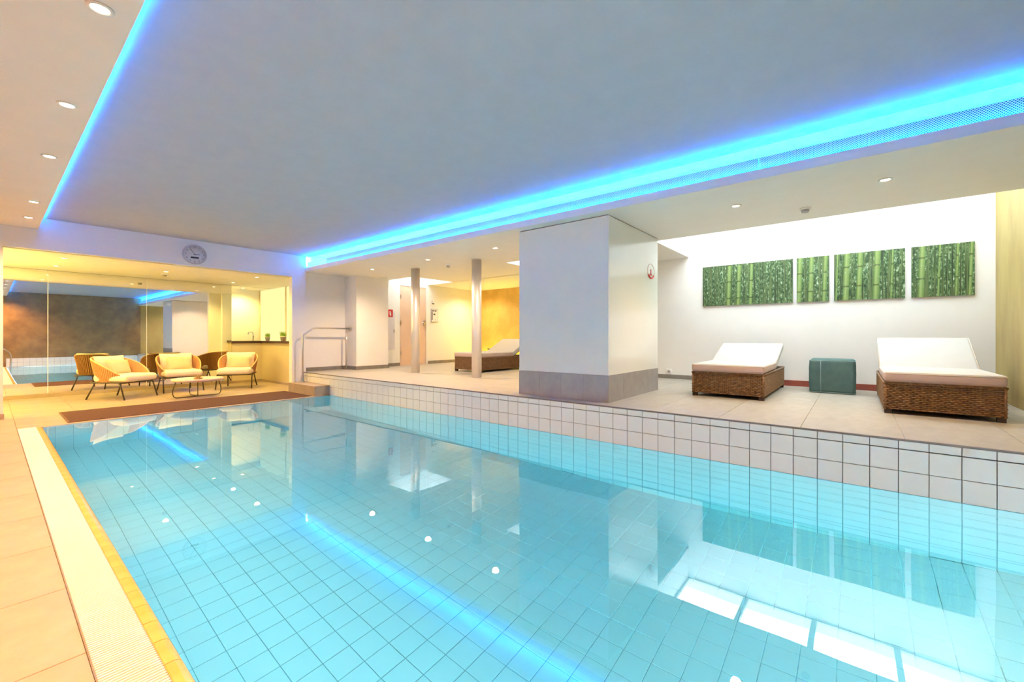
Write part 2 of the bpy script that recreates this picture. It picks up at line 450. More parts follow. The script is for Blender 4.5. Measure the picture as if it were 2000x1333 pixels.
# ------------------------------------------------------------------ dimensions (metres; camera stands at x=0, y=0)
XL, XR = 0.46, 4.44            # pool sides
YN, YF = -1.40, 8.40           # pool near and far end
ZD = 0.41                      # raised deck
ZC = 3.00                      # pool ceiling
ZS = 2.66                      # ceiling over the raised deck
ZB = 2.70                      # ceiling further back
YW = 9.60                      # wall with the clock
YM = 12.45                     # mirror
ZL = 2.52                      # lounge ceiling
WATER = -0.010
PT = 0.1705                    # pool tile pitch

# ------------------------------------------------------------------ floors
fl = struct('floor', MB().box(-1.6, XL - .22, -1.6, 13.3, -.2, -.008).box(XL - .22, 5.05, YF + .01, 13.3, -.2, -.008), 'joint',
            'warm sand coloured stone tile floor along the pool and in the seating corner', 'floor')
floor_tiles(fl, [(-1.6, .237, YN, YM), (.237, 4.66, YF + .004, YM), (3.94, 4.66, YM, 13.3)], .237, 2.27 - .655 * 6, .655, .655, 0, 'stone')
fr = struct('floor_raised', B(XR + .006, 10.2, -1.6, 9.9, -.2, ZD - .008), 'joint_l',
            'raised stone tile deck beside the pool carrying loungers and columns', 'floor')
floor_tiles(fr, [(XR + .012, 8.12, YN, 3.6), (XR + .012, 10.1, 3.6, 9.7)], XR + .012, .37 - .67 * 6, .67, .67, ZD, 'stone_r')
B(XR - .004, XR + .012, YN, 9.6, ZD - .013, ZD - .001).build('edge_strip', 'nosing', fr)

# ------------------------------------------------------------------ pool shell
SL = 0.052
def zf(y): return -(1.20 + SL * (y + .7))
tilt = -math.atan(SL)
pf = MB()
pf.add([(XL - .2, YN - .2, zf(YN - .2) - .006), (XR + .2, YN - .2, zf(YN - .2) - .006), (XR + .2, YF + .2, zf(YF + .2) - .006), (XL - .2, YF + .2, zf(YF + .2) - .006),
        (XL - .2, YN - .2, -2.3), (XR + .2, YN - .2, -2.3), (XR + .2, YF + .2, -2.3), (XL - .2, YF + .2, -2.3)],
       [(0, 1, 2, 3), (7, 6, 5, 4), (0, 4, 5, 1), (1, 5, 6, 2), (2, 6, 7, 3), (3, 7, 4, 0)])
pool_floor = struct('pool_floor', pf, 'grout_f', 'tiled pool floor seen through clear blue water', 'pool')
YJ = 1.955                     # a tile joint on the long wall
def joints(o, a, b):
    k = math.ceil((a - o) / PT); e = [a]
    while o + k * PT < b - .02:
        if o + k * PT > a + .02: e.append(o + k * PT)
        k += 1
    return e + [b]
G = 0.0045
jy = joints(YJ, YN, YF); jx = joints(XL + .115, XL, XR)
cells = []
for a0, a1 in zip(jx, jx[1:]):
    for b0, b1 in zip(jy, jy[1:]):
        yc = (b0 + b1) / 2; cells.append((((a0 + a1) / 2, yc, zf(yc)), a1 - a0 - G, b1 - b0 - G))
cells.sort(key=lambda c: (c[0][0] - .3) ** 2 + (c[0][1] - .6) ** 2)
lay_tiles(pool_floor, cells, 'up', 'tile', tilt=tilt)
zrows = [(ZD - .014, .331), (.3285, .16), (.16, -.01)] + [(-.01 - .17 * i, -.01 - .17 * (i + 1)) for i in range(10)]
def wall_cells(js, rows, at, depth=lambda s: -9):
    out = []
    for r, (z1, z0) in enumerate(rows):
        for a, b in zip(js, js[1:]):
            mid = (a + b) / 2; lo = max(z0, depth(mid) - .02)
            if z1 - lo > .03:
                out.append((at(mid, (z1 + lo) / 2), b - a - G, z1 - lo - G))
    return out
wr = struct('pool_wall_right', B(XR + .006, XR + .2, -1.6, 9.6, -2.2, ZD - .009), 'grout', 'white tiled pool wall rising to the raised deck', 'pool')
lay_tiles(wr, wall_cells(joints(YJ, YN, 9.6), zrows, lambda s, z: (XR, s, z), zf), '-X', 'tile')
wf = struct('pool_wall_far', B(XL - .2, XR + .006, YF + .006, YF + .2, -2.2, -.012), 'grout_f', 'tiled pool end wall under the brown mat', 'pool')
lay_tiles(wf, wall_cells(jx, [(z1 - .004 if i == 0 else z1, z0) for i, (z1, z0) in enumerate(zrows[3:])], lambda s, z: (s, YF, z), lambda s: zf(YF)), '-Y', 'tile')
wn = struct('pool_wall_near', B(XL - .2, XR + .006, YN - .2, YN - .006, -2.2, .33), 'grout', 'white tiled pool end wall seen in the mirror below the brown plaster', 'pool')
lay_tiles(wn, wall_cells(jx, zrows[1:], lambda s, z: (s, YN, z), lambda s: zf(YN)), '+Y', 'tile')
wl = struct('pool_wall_left', B(XL - .2, XL - .006, YN - .2, YF + .006, -2.2, -.06), 'grout_f', 'tiled pool wall under the yellow coping', 'pool')
lay_tiles(wl, wall_cells(jy, [(-.06, -.18)] + zrows[4:], lambda s, z: (XL, s, z), zf), '+X', 'tile', limit=0)

# water body
wx0, wx1, wy0, wy1 = XL - .003, XR + .003, YN - .003, YF + .003
wt = MB().add([(x, y, z) for (x, y) in ((wx0, wy0), (wx1, wy0), (wx1, wy1), (wx0, wy1)) for z in (zf(y) - .003, WATER)],
              [(1, 3, 5, 7), (0, 6, 4, 2), (0, 2, 3, 1), (2, 4, 5, 3), (4, 6, 7, 5), (6, 0, 1, 7)]).build('pool_water', 'water')
tag(wt, 'still clear turquoise water filling the pool', 'water', kind='stuff')

# yellow coping: rounded nose pieces, then the overflow grate
cp = struct('pool_coping', B(XL - .055, XL - .01, YN, YF, -.12, -.03), 'joint', 'row of rounded yellow coping tiles along the overflow edge', 'coping')
def coping_mesh(L):
    prof = [(0, -.05), (0, .000), (.004, .004), (.030, .004), (.044, .000), (.053, -.008), (.057, -.020), (.057, -.05)]
    v = []; f = []; k = len(prof)
    for y in (-L / 2, L / 2):
        v += [(x, y, z) for x, z in prof]
    for i in range(k - 1): f.append((i, i + 1, k + i + 1, k + i))
    f += [tuple(range(k)), tuple(reversed(range(k, 2 * k)))]
    return MB().add(v, f, False).mesh('coping_tile', 'coping')
cpm = {}
for b0, b1 in zip(jy, jy[1:]):
    L = round(b1 - b0 - .0045, 4)
    if L not in cpm: cpm[L] = coping_mesh(L)
    obj('coping_tile', cpm[L], cp, (XL - .057, (b0 + b1) / 2, 0))
gr = MB().box(.237, .405, YN, YF + .05, -.06, -.022).build('overflow_grate', 'channel')
tag(gr, 'white ribbed overflow grate running along the yellow pool edge', 'grate')
slat = MB().rbox(-.081, .081, -.0050, .0050, -.016, .003, r=.002, seg=1, smooth=False).mesh('slat', 'grate')
ys = []; y = YF + .03
while y > YN + .01:
    ys.append(y); y -= .016
ys.sort(key=lambda q: abs(q - 1.2) if q > 1.2 else 90 - q)
for y in ys[:300]: obj('slat', slat, gr, (.3215, y, 0))
mb = MB()
for y in ys[300:]:
    mb.add([(v.co.x + .3215, v.co.y + y, v.co.z) for v in slat.vertices], [tuple(p.vertices) for p in slat.polygons])
so = mb.build('slat_field', 'grate', gr); so['kind'] = 'stuff'
for x in (.239, .403):
    B(x - .003, x + .003, YN, YF + .05, -.02, .001).build('side_rail', 'channel', gr)
# unseen glowing strips added under water on two walls to light the pool
for (n, bx, lab) in [('added_pool_strip', (XL + .002, XL + .012, YN + .4, YF - .3, -.34, -.29), 'added unseen light strip under water below the yellow coping'),
                     ('added_pool_strip', (XL + .4, XR - .4, YN + .002, YN + .012, -.34, -.29), 'added unseen light strip under water at the near end wall of the pool')]:
    tag(B(*bx).build(n, 'pool_fill'), lab, 'added light')

# ------------------------------------------------------------------ walls
struct('wall_left', B(-1.8, -1.6, -1.6, 9.75, -.05, 3.1), 'white', 'white painted wall left of the pool', 'wall')
struct('wall_near', MB().box(-1.8, XL - .01, YN - .2, YN, 0, 3.1).box(XL - .01, 4.55, YN - .2, YN, .33, 3.1), 'plaster',
       'mottled brown gold plaster wall at the near end of the pool', 'wall')
struct('wall_near_right', B(4.55, 8.3, YN - .2, YN, ZD - .02, 3.4), 'plaster_g', 'streaked golden plaster wall beside the right lounger', 'wall')
struct('wall_far', MB().box(-1.6, .14, YW, YW + .15, 0, ZL).box(-1.6, 4.5, YW, YW + .15, ZL, 3.1).box(4.2, 4.5, YW, YW + .15, 0, ZL), 'white',
       'white wall and deep lintel carrying the clock over the seating corner', 'wall')
struct('wall_lounge_left', B(-.75, -.55, YW + .1, 12.8, 0, 2.7), 'white', 'lounge side wall behind the left jamb', 'wall')
struct('wall_back', MB().box(-.6, 3.94, YM + .012, YM + .15, 0, 2.7).box(3.84, 3.94, YM + .1, 13.4, 0, 2.7).box(3.84, 5.1, 13.3, 13.45, 0, 2.7).box(4.96, 5.1, 9.9, 13.4, 0, 2.7), 'white',
       'cream wall around the bar niche beside the mirror', 'wall')
struct('wall_handrail', MB().box(4.5, 5.6, 9.70, 9.9, ZD - .05, ZB + .1).box(5.5, 6.38, 9.20, 9.9, ZD - .05, ZB + .1), 'white', 'white wall with a shallow projection behind the steel handrail', 'wall')
struct('wall_door', MB().box(6.38, 7.03, 9.60, 9.9, ZD - .05, 3.45).box(8.03, 10.2, 9.66, 9.9, ZD - .05, 3.45).box(7.03, 8.03, 9.702, 9.9, 2.63, 3.45).box(6.95, 8.1, 9.78, 9.9, ZD - .05, 2.64), 'white', 'white wall on both sides of the frosted glass door', 'wall')
struct('wall_gold', B(10.1, 10.3, 3.5, 9.9, ZD - .05, 2.8), 'gold', 'golden yellow plaster wall at the back behind the columns', 'wall')
struct('wall_right', MB().box(8.12, 8.3, YN - .2, 3.6, ZD - .05, 3.4).box(8.12, 10.2, 3.5, 3.7, ZD - .05, 2.9), 'white', 'white wall under the skylight with four bamboo pictures', 'wall')

# ceilings
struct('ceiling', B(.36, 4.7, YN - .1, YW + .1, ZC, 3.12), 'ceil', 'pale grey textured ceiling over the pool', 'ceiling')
struct('ceiling_soffit_left', MB().box(-1.7, .36, YN - .1, YW + .05, 2.83, 3.12).box(.36, .48, YN - .1, YW + .05, 2.83, 2.90).box(.472, .48, YN - .1, YW + .05, 2.90, 2.931), 'soffit', 'lowered ceiling strip with spotlights above the walkway', 'ceiling')
cr = MB()
cr.box(4.59, 4.75, YN - .1, 9.8, 2.7, 3.12)             # wall behind the light cove
cr.box(4.50, 6.05, YN - .1, 9.8, ZS, 2.72)              # lowered slab
cr.box(6.05, 6.42, YN - .1, 2.38, ZS, 2.85)
cr.box(6.05, 8.2, 2.38, 3.65, ZS, 2.85)
cr.box(4.485, 4.495, YN, YW, ZS, 2.748).box(4.495, 4.50, YN, YW, ZS, 2.72)
struct('ceiling_soffit_right', cr, 'soffit', 'lowered white ceiling with downlights over the raised deck', 'ceiling')
cb = MB()
cb.box(6.05, 6.6, 3.65, 9.9, ZB, 2.85).box(6.6, 8.05, 3.65, 4.7, ZB, 2.85).box(6.6, 8.05, 5.5, 8.6, ZB, 2.85).box(6.6, 6.7, 8.6, 9.9, ZB, 2.85).box(8.0, 10.2, 3.65, 8.6, ZB, 2.85).box(8.05, 10.2, 8.6, 9.9, ZB, 2.85)
struct('ceiling_back', cb, 'soffit', 'cream ceiling behind the columns with two light wells', 'ceiling')
struct('ceiling_lounge', MB().box(-.7, 4.5, YW + .1, 13.4, ZL, 2.66).box(4.5, 5.05, 9.905, 13.4, ZL, 2.66), 'soffit', 'yellow lit ceiling of the seating corner', 'ceiling')
tag(B(-.5, 4.88, YM - .012, YM - .004, ZL - .004, ZL + .01).build('trim_1', 'skirt'), 'thin dark joint line across the lounge ceiling at the mirror', 'trim', kind='structure')

# light wells (shaft walls, glazing bars, panes)
def well(n, x0, x1, y0, y1, zlow, ztop, panes, lab, sides='lrnf'):
    w = empty('window_%d' % n); tag(w, lab, 'skylight', kind='structure')
    t = .06; s = MB()
    if 'l' in sides: s.box(x0 - t, x0, y0 - t, y1 + t, zlow, ztop + .1)
    if 'r' in sides: s.box(x1, x1 + t, y0 - t, y1 + t, zlow, ztop + .1)
    if 'n' in sides: s.box(x0, x1, y0 - t, y0, zlow, ztop + .1)
    if 'f' in sides: s.box(x0, x1, y1, y1 + t, zlow, ztop + .1)
    s.build('shaft', 'white', w)
    f = .03; fr_ = MB()
    fr_.box(x0, x1, y0, y0 + f, ztop, ztop + .05).box(x0, x1, y1 - f, y1, ztop, ztop + .05)
    fr_.box(x0, x0 + f, y0, y1, ztop, ztop + .05).box(x1 - f, x1, y0, y1, ztop, ztop + .05)
    fr_.build('window_frame', 'whiteplastic', w)
    L = (y1 - y0) / panes
    for k in range(panes):
        if k: B(x0 + f, x1 - f, y0 + k * L - .035, y0 + k * L + .035, ztop - .02, ztop + .05).build('glazing_bar', 'rimgrey', w)
        a = MB(); a.box(x0 + f, x1 - f, y0 + k * L + .03, y0 + (k + 1) * L - .03, ztop + .02, ztop + .026); a.build('pane', 'pane', w)
well(1, 6.42, 8.12, YN, 2.38, 2.85, 3.20, 4, 'skylight of four panes above the bamboo pictures', 'lf')
well(2, 6.7, 8.05, 8.6, 9.60, 2.85, 3.30, 1, 'small bright skylight in front of the frosted glass door', 'lrn')
well(3, 6.6, 8.0, 4.7, 5.5, 2.85, 3.30, 1, 'small bright skylight behind the white pillar')

# skirtings
tag(MB().box(4.51, 5.49, 9.675, 9.70, ZD, ZD + .085).box(5.475, 5.50, 9.2, 9.70, ZD, ZD + .085).box(5.475, 6.40, 9.175, 9.20, ZD, ZD + .085).build('baseboard_far', 'skirt'), 'dark slate skirting behind the handrail', 'baseboard', kind='structure')
tag(MB().box(6.40, 7.02, 9.58, 9.60, ZD, ZD + .085).box(8.05, 10.1, 9.64, 9.66, ZD, ZD + .085).build('baseboard_door', 'skirt'), 'dark slate skirting beside the glass door', 'baseboard', kind='structure')
tag(B(8.10, 8.12, 2.30, 3.5, ZD, ZD + .075).build('baseboard_right', 'skirt'), 'grey skirting on the wall right of the pillar', 'baseboard', kind='structure')
tag(B(8.10, 8.12, YN, 2.30, ZD, ZD + .09).build('baseboard_red', 'redskirt'), 'red brown skirting behind the loungers', 'baseboard', kind='structure')
tag(B(-.55, 3.94, YM - .015, YM, 0, .075).build('baseboard_mirror', 'stone'), 'sand coloured skirting under the mirror', 'baseboard', kind='structure')
tag(B(-.6, .15, YW - .012, YW, 0, .08).build('baseboard_left', 'stone'), 'sand coloured skirting on the left jamb', 'baseboard', kind='structure')

# mirror wall
mw = tag(B(-.55, 3.94, YM + .004, YM + .012, .075, ZL).build('wall_mirror', 'skirt'), 'full height mirror wall behind the armchairs reflecting the pool', 'mirror', kind='structure')
for a, b in zip([-.55, .75, 2.26, 3.72], [.75, 2.26, 3.72, 3.94]):
    B(a + .003, b - .003, YM - .002, YM + .004, .075, ZL).build('mirror_pane', 'mirror', mw)
    if b < 3.9: B(b - .004, b + .004, YM - .003, YM + .004, .075, ZL - .02).build('seam', 'whiteplastic', mw)

# perforated band and LED strips
pb = empty('perforated_band'); tag(pb, 'blue lit perforated metal band below the light cove', 'panel')
ypj = [YN, .70, 2.71, 4.72, 6.724, 8.737, 9.05, 9.6]
for a, b in zip(ypj, ypj[1:]):
    B(4.53, 4.536, a + .002, b - .002, 2.72, 2.872).build('perforated_panel', 'perf' if b < 9 or a < 8.7 else 'whiteplastic', pb)
tag(B(4.545, 4.580, YN, YW, 2.828, 2.834).build('led_strip', 'led_up'), 'cyan blue light strip behind the perforated band', 'light')
tag(B(4.500, 4.526, YN, YW, 2.720, 2.724).build('led_strip', 'led_lip'), 'blue light strip behind the lip under the perforated band', 'light')
tag(B(.440, .460, YN, YW - .005, 2.906, 2.912).build('led_strip', 'led_left'), 'blue light strip on the edge of the left ceiling soffit', 'light')

# ------------------------------------------------------------------ pillar block, columns, step block
pl = empty('pillar_block', (4.65, 2.28, ZD)); tag(pl, 'big white square pillar with grey tile base beside the pool', 'pillar')
def PB(n, m, *a):
    return MB().box(*a).build(n, m, pl, (-4.65, -2.28, -ZD))
PB('core', 'white', 4.66, 6.26, 2.30, 3.62, ZD, ZS)
PB('front_panel', 'white', 4.645, 4.66, 2.285, 3.625, .735, ZS - .012)
PB('side_panel', 'pillarpanel', 4.655, 6.262, 2.282, 2.30, .735, ZS - .012)
PB('corner_trim', 'whiteplastic', 4.640, 4.655, 2.278, 2.292, .735, ZS - .012)
PB('shadow_gap', 'nosing', 4.652, 6.265, 2.292, 3.622, ZS - .012, ZS)
ct = [2.285, 2.62, 2.95, 3.28, 3.628]
for a, b in zip(ct, ct[1:]): PB('base_tile', 'clad', 4.638, 4.66, a + .001, b - .001, ZD, .732)
ct = [4.638, 5.05, 5.46, 5.87, 6.27]
for a, b in zip(ct, ct[1:]): PB('base_tile', 'clad', a + .001, b - .001, 2.276, 2.298, ZD, .732)
# thermometer sticker on the pillar side
st = empty('round_sticker', (5.99, 2.28, 2.14)); tag(st, 'round red outlined sticker on the pillar side panel', 'sign')
mb = MB(); mb.tube([(.125 * math.cos(t), -.002, .105 * math.sin(t)) for t in [2 * math.pi * i / 40 for i in range(40)]], .0025, 5, closed=True); mb.build('ring', 'pinkline', st)
mb = MB(); mb.tube([(.12 * math.cos(t), -.003, .10 * math.sin(t)) for t in [R(215 + 110 * i / 16) for i in range(17)]], .012, 5); mb.build('red_crescent', 'red', st)
B(-.012, .012, -.003, 0, -.05, .03).build('bar_mark', 'red', st); B(-.03, .03, -.003, 0, -.062, -.04).build('bulb_mark', 'red', st)

for (x, y, lab) in [(5.76, 7.32, 'slim steel column nearer the frosted glass door'), (5.80, 5.55, 'slim steel column nearer the white pillar')]:
    c = empty('steel_column', (x, y, ZD)); tag(c, lab, 'column', 'steel columns on the raised deck')
    H = ZS - ZD
    MB().lathe([(.093, 0.0), (.093, H)], n=40).build('shaft', 'column', c)
    MB().lathe([(.093, 0), (.104, 0), (.104, .012), (.094, .016)], n=40).build('base_ring', 'column', c)
    MB().lathe([(.094, H - .014), (.102, H - .010), (.102, H), (.093, H)], n=40).build('top_ring', 'column', c)

sb = empty('step_block', (4.12, 8.43, 0)); tag(sb, 'low stone step at the far corner leading up to the deck', 'step')
B(.012, .315, .012, 1.165, 0, .185).build('riser', 'joint', sb)
B(0, .012, 0, 1.165, .0, .184).build('side_slab', 'stone', sb); B(.012, .315, 0, .012, 0, .184).build('front_slab', 'stone', sb)
B(-.004, .316, -.004, 1.167, .185, .20).build('tread', 'stone', sb)

hr = empty('handrail', (4.36, 9.45, .2)); tag(hr, 'bent stainless steel handrail on the stone step', 'handrail')
MB().tube(smooth_path([(0, 0, 0), (0, 0, 1.03), (.24, 0, 1.20), (1.13, 0, 1.19)], .05), .018, 12).build('rail', 'steel', hr)
MB().tube([(1.03, 0, .21), (1.03, 0, 1.18)], .015, 12).build('post', 'steel', hr)
MB().lathe([(.0, 0), (.048, 0), (.048, .012), (.0, .012)], n=24).build('foot_plate', 'steel', hr)
MB().lathe([(.0, 0), (.045, 0), (.045, .012), (.0, .012)], (1.03, 0, .21), 24).build('foot_plate', 'steel', hr)
mb = MB(); mb.lathe([(0, 0), (.05, 0), (.05, .02), (.0, .02)], n=24)
o = mb.build('wall_flange', 'steel', hr, (1.14, 0, 1.19)); o.rotation_euler = (0, R(-90), 0)

# pool ladder rail at the near end (seen in the mirror)
ld = empty('pool_ladder', (.36, -1.0, 0)); tag(ld, 'curved stainless ladder rail at the near left pool corner', 'ladder')
for y in (0, .5):
    MB().tube(smooth_path([(-.35, y, 0), (-.35, y, .62), (-.05, y, .80), (.22, y, .55), (.16, y, -.9)], .22), .02, 10).build('rail', 'steel', ld)
for z in (-.25, -.5, -.75):
    B(.13, .21, 0, .5, z - .012, z + .012).build('rung', 'steel', ld)

# ------------------------------------------------------------------ door, notices
dr = empty('door_1'); tag(dr, 'frosted peach glass door with steel handle at the back', 'door', kind='structure')
B(7.076, 7.984, 9.672, 9.684, ZD + .003, 2.604).build('glass_leaf', 'glassdoor', dr)
MB().box(7.03, 7.075, 9.655, 9.70, ZD, 2.66).box(7.985, 8.032, 9.655, 9.70, ZD, 2.66).box(7.028, 8.032, 9.656, 9.70, 2.605, 2.662).build('door_frame', 'whiteplastic', dr)
hd = B(7.90, 7.965, 9.655, 9.672, 1.50, 1.66).build('lock_plate', 'steel', dr)
MB().tube(smooth_path([(7.93, 9.66, 1.60), (7.93, 9.615, 1.60), (7.80, 9.615, 1.60)], .02), .011, 10).build('lever', 'steel', hd)
for z in (.75, 1.58, 2.3): B(7.075, 7.12, 9.66, 9.69, z - .05, z + .05).build('hinge', 'steel', dr)
fc = empty('hose_cabinet', (6.53, 9.60, .85)); tag(fc, 'pale lilac flush cabinet door under the red fire sign', 'cabinet')
B(0, .33, -.012, 0, 0, 1.02).build('cabinet_door', 'lilac', fc); B(.29, .31, -.02, -.012, .45, .55).build('latch', 'steel', fc)
fs = empty('fire_sign', (6.655, 9.585, 1.72)); tag(fs, 'small red extinguisher sign beside the frosted door', 'sign')
B(0, .14, -.004, 0, 0, .20).build('plate', 'red', fs)
MB().box(.05, .085, -.006, -.004, .03, .12).box(.058, .077, -.006, -.004, .12, .15).box(.03, .062, -.006, -.004, .14, .155).box(.028, .036, -.006, -.004, .06, .15).build('extinguisher_symbol', 'whiteplastic', fs)
nf = empty('framed_notice', (8.16, 9.655, 1.63)); tag(nf, 'framed notice with dark heading beside the glass door', 'notice')
B(0, .26, -.015, 0, 0, .38).build('frame', 'greyplastic', nf); B(.015, .245, -.018, -.015, .015, .365).build('sheet', 'whiteplastic', nf)
MB().box(.03, .10, -.020, -.018, .31, .35).box(.12, .20, -.020, -.018, .31, .35).build('heading', 'ink', nf)
MB().box(.02, .05, -.020, -.018, .06, .30).box(.08, .15, -.020, -.018, .20, .25).build('print_block', 'ink', nf)
B(.15, .17, -.020, -.018, .05, .08).build('red_mark', 'red', nf)
ns = empty('small_sign', (8.16, 9.655, 2.12)); tag(ns, 'small white sign above the framed notice', 'sign')
B(0, .15, -.008, 0, 0, .14).build('plate', 'whiteplastic', ns); MB().box(.03, .12, -.010, -.008, .03, .07).box(.02, .06, -.010, -.008, .10, .115).build('print_block', 'ink', ns)
sk = empty('wall_socket', (8.12, 2.74, .54)); tag(sk, 'white socket just above the grey skirting right of the pillar', 'socket')
MB().rbox(-.012, 0, -.055, .055, -.05, .05, .006, 2).build('plate', 'whiteplastic', sk)
o = MB().lathe([(.028, 0), (.028, .004), (.02, .002), (0, .002)], n=20).build('inset', 'greyplastic', sk, (-.012, 0, 0)); o.rotation_euler = (0, R(-90), 0)

# ------------------------------------------------------------------ clock
ck = empty('wall_clock', (2.43, YW, 2.735)); tag(ck, 'round white wall clock with small black display on the lintel', 'clock')
def Yl(prof, n, m, nm, par, c=(0, 0, 0)): return MB().lathe(prof, c, n, 'Y').build(nm, m, par)
Yl([(.188, 0), (.188, .03), (.180, .036), (.172, .03), (.172, .012)], 48, 'rimgrey', 'rim', ck)
fcx = Yl([(.174, .0), (.174, .018), (0, .018)], 48, 'face', 'face', ck)
def text_mesh(body, size):
    cu = bpy.data.curves.new('numeral', 'FONT'); cu.body = body; cu.size = size; cu.align_x = 'CENTER'; cu.align_y = 'CENTER'; cu.extrude = .0006
    to = bpy.data.objects.new('numeral', cu); col.objects.link(to)
    bpy.context.view_layer.update()
    me = bpy.data.meshes.new_from_object(to.evaluated_get(bpy.context.evaluated_depsgraph_get()))
    bpy.data.objects.remove(to); bpy.data.curves.remove(cu)
    me.materials.clear(); me.materials.append(M['ink']); me.name = 'numeral'; return me
for k in range(1, 13):
    a = R(90 - 30 * k)
    obj('numeral', text_mesh(str(k), .042), fcx, (.138 * math.cos(a), -.0195, .138 * math.sin(a)), (R(90), 0, 0))
B(-.062, .062, -.022, -.018, -.075, -.045).build('display', 'black', ck)
def hand(nm, ang, L, w):
    o = B(-w / 2, w / 2, -.003, 0, -.02, L).build(nm, 'ink', ck, (0, -.023, 0)); o.rotation_euler = (0, R(ang), 0); return o
hand('hour_hand', 87, .085, .010); hand('minute_hand', -36, .125, .008)
Yl([(.009, .018), (.009, .028), (0, .028)], 16, 'ink', 'hub', ck)

# ------------------------------------------------------------------ bar
bar = empty('bar_counter', (4.66, 11.0, 0)); tag(bar, 'bar with satin front and dark counter top in the corner', 'bar')
def BB(n, m, mb): return mb.build(n, m, bar, (-4.66, -11.0, 0))
BB('front', 'barfront', MB().box(4.66, 4.74, 9.905, YM + .15, 0.05, 1.03)); BB('front', 'barfront', MB().box(3.945, 4.66, YM, YM + .1, .05, 1.03))
BB('plinth', 'stone', MB().box(4.645, 4.74, 9.905, YM + .02, 0, .06).box(3.945, 4.66, YM - .015, YM + .08, 0, .06))
BB('counter_top', 'counter', MB().box(4.62, 4.90, 9.905, YM - .03, 1.03, 1.085).box(3.945, 4.90, YM - .03, 13.298, 1.03, 1.085))
gp = empty('backlit_wall', (4.93, 11.5, 1.085)); tag(gp, 'glowing yellow backlit panels behind the bar counter', 'light panel')
for a, b in ((9.91, 11.55), (11.62, 13.24)): B(-.02, .02, a - 11.5, b - 11.5, 0, ZL - 1.10).build('glow_panel', 'glow', gp)
for y in (11.585, 13.26): B(-.028, .02, y - .03 - 11.5, y + .03 - 11.5, 0, ZL - 1.09).build('post', 'barfront', gp)
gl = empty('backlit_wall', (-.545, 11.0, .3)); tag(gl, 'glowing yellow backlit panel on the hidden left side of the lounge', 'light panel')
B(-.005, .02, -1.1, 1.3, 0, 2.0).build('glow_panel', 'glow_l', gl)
tp = empty('bar_tap', (4.55, 12.75, 1.085)); tag(tp, 'slim steel tap on the bar counter', 'tap')
MB().tube(smooth_path([(0, 0, 0), (0, 0, .24), (-.12, 0, .24), (-.12, 0, .18)], .05), .012, 10).build('spout', 'steel', tp)
MB().lathe([(.025, 0), (.025, .02), (.0, .03)], n=16).build('base', 'steel', tp)
MB().tube([(0, 0, .10), (.0, -.07, .13)], .007, 8).build('lever', 'steel', tp)
def plant(loc, lab, s):
    p = empty('potted_grass', loc); tag(p, lab, 'plant', 'pots on the bar counter')
    MB().lathe([(0, 0), (.045 * s, 0), (.065 * s, .10 * s), (.070 * s, .10 * s), (.070 * s, .115 * s), (.058 * s, .115 * s), (.055 * s, .09 * s), (0, .09 * s)], n=24).build('pot', 'terracotta', p)
    mb = MB(); rnd = random.Random(s * 100)
    for i in range(150):
        a = rnd.uniform(0, 6.28); r = rnd.uniform(0, .05) * s; h = rnd.uniform(.09, .15) * s; le = rnd.uniform(.0, .05) * s
        x, y = r * math.cos(a), r * math.sin(a); q = rnd.uniform(0, 6.28); w = .004 * s
        dx, dy = w * math.cos(q), w * math.sin(q); tx, ty = x + le * math.cos(a), y + le * math.sin(a)
        mb.add([(x - dx, y - dy, .09 * s), (x + dx, y + dy, .09 * s), ((x + tx) / 2 + dx * .8, (y + ty) / 2 + dy * .8, .09 * s + h * .6), ((x + tx) / 2 - dx * .8, (y + ty) / 2 - dy * .8, .09 * s + h * .6), (tx, ty, .09 * s + h)], [(0, 1, 2, 3), (3, 2, 4)])
    g = mb.build('grass_blades', 'leaf', p); g['kind'] = 'stuff'
plant((4.76, 12.35, 1.085), 'potted grass on the counter nearer the tap', .95)
plant((4.70, 11.25, 1.085), 'potted grass on the counter nearer the white jamb', 1.1)

# ------------------------------------------------------------------ mat
mt = empty('rubber_mat', (.70, 8.50, 0)); tag(mt, 'long brown rubber mat along the far pool edge', 'mat')
MB().rbox(0, 3.40, 0, 1.22, 0.001, .012, .004, 1, smooth=False).build('sheet', 'mat', mt)
mb = MB()
for i in range(40): mb.box(.02, 3.38, .02 + i * .0298, .034 + i * .0298, .012, .0145)
o = mb.build('ribs', 'mat', mt); o['kind'] = 'stuff'

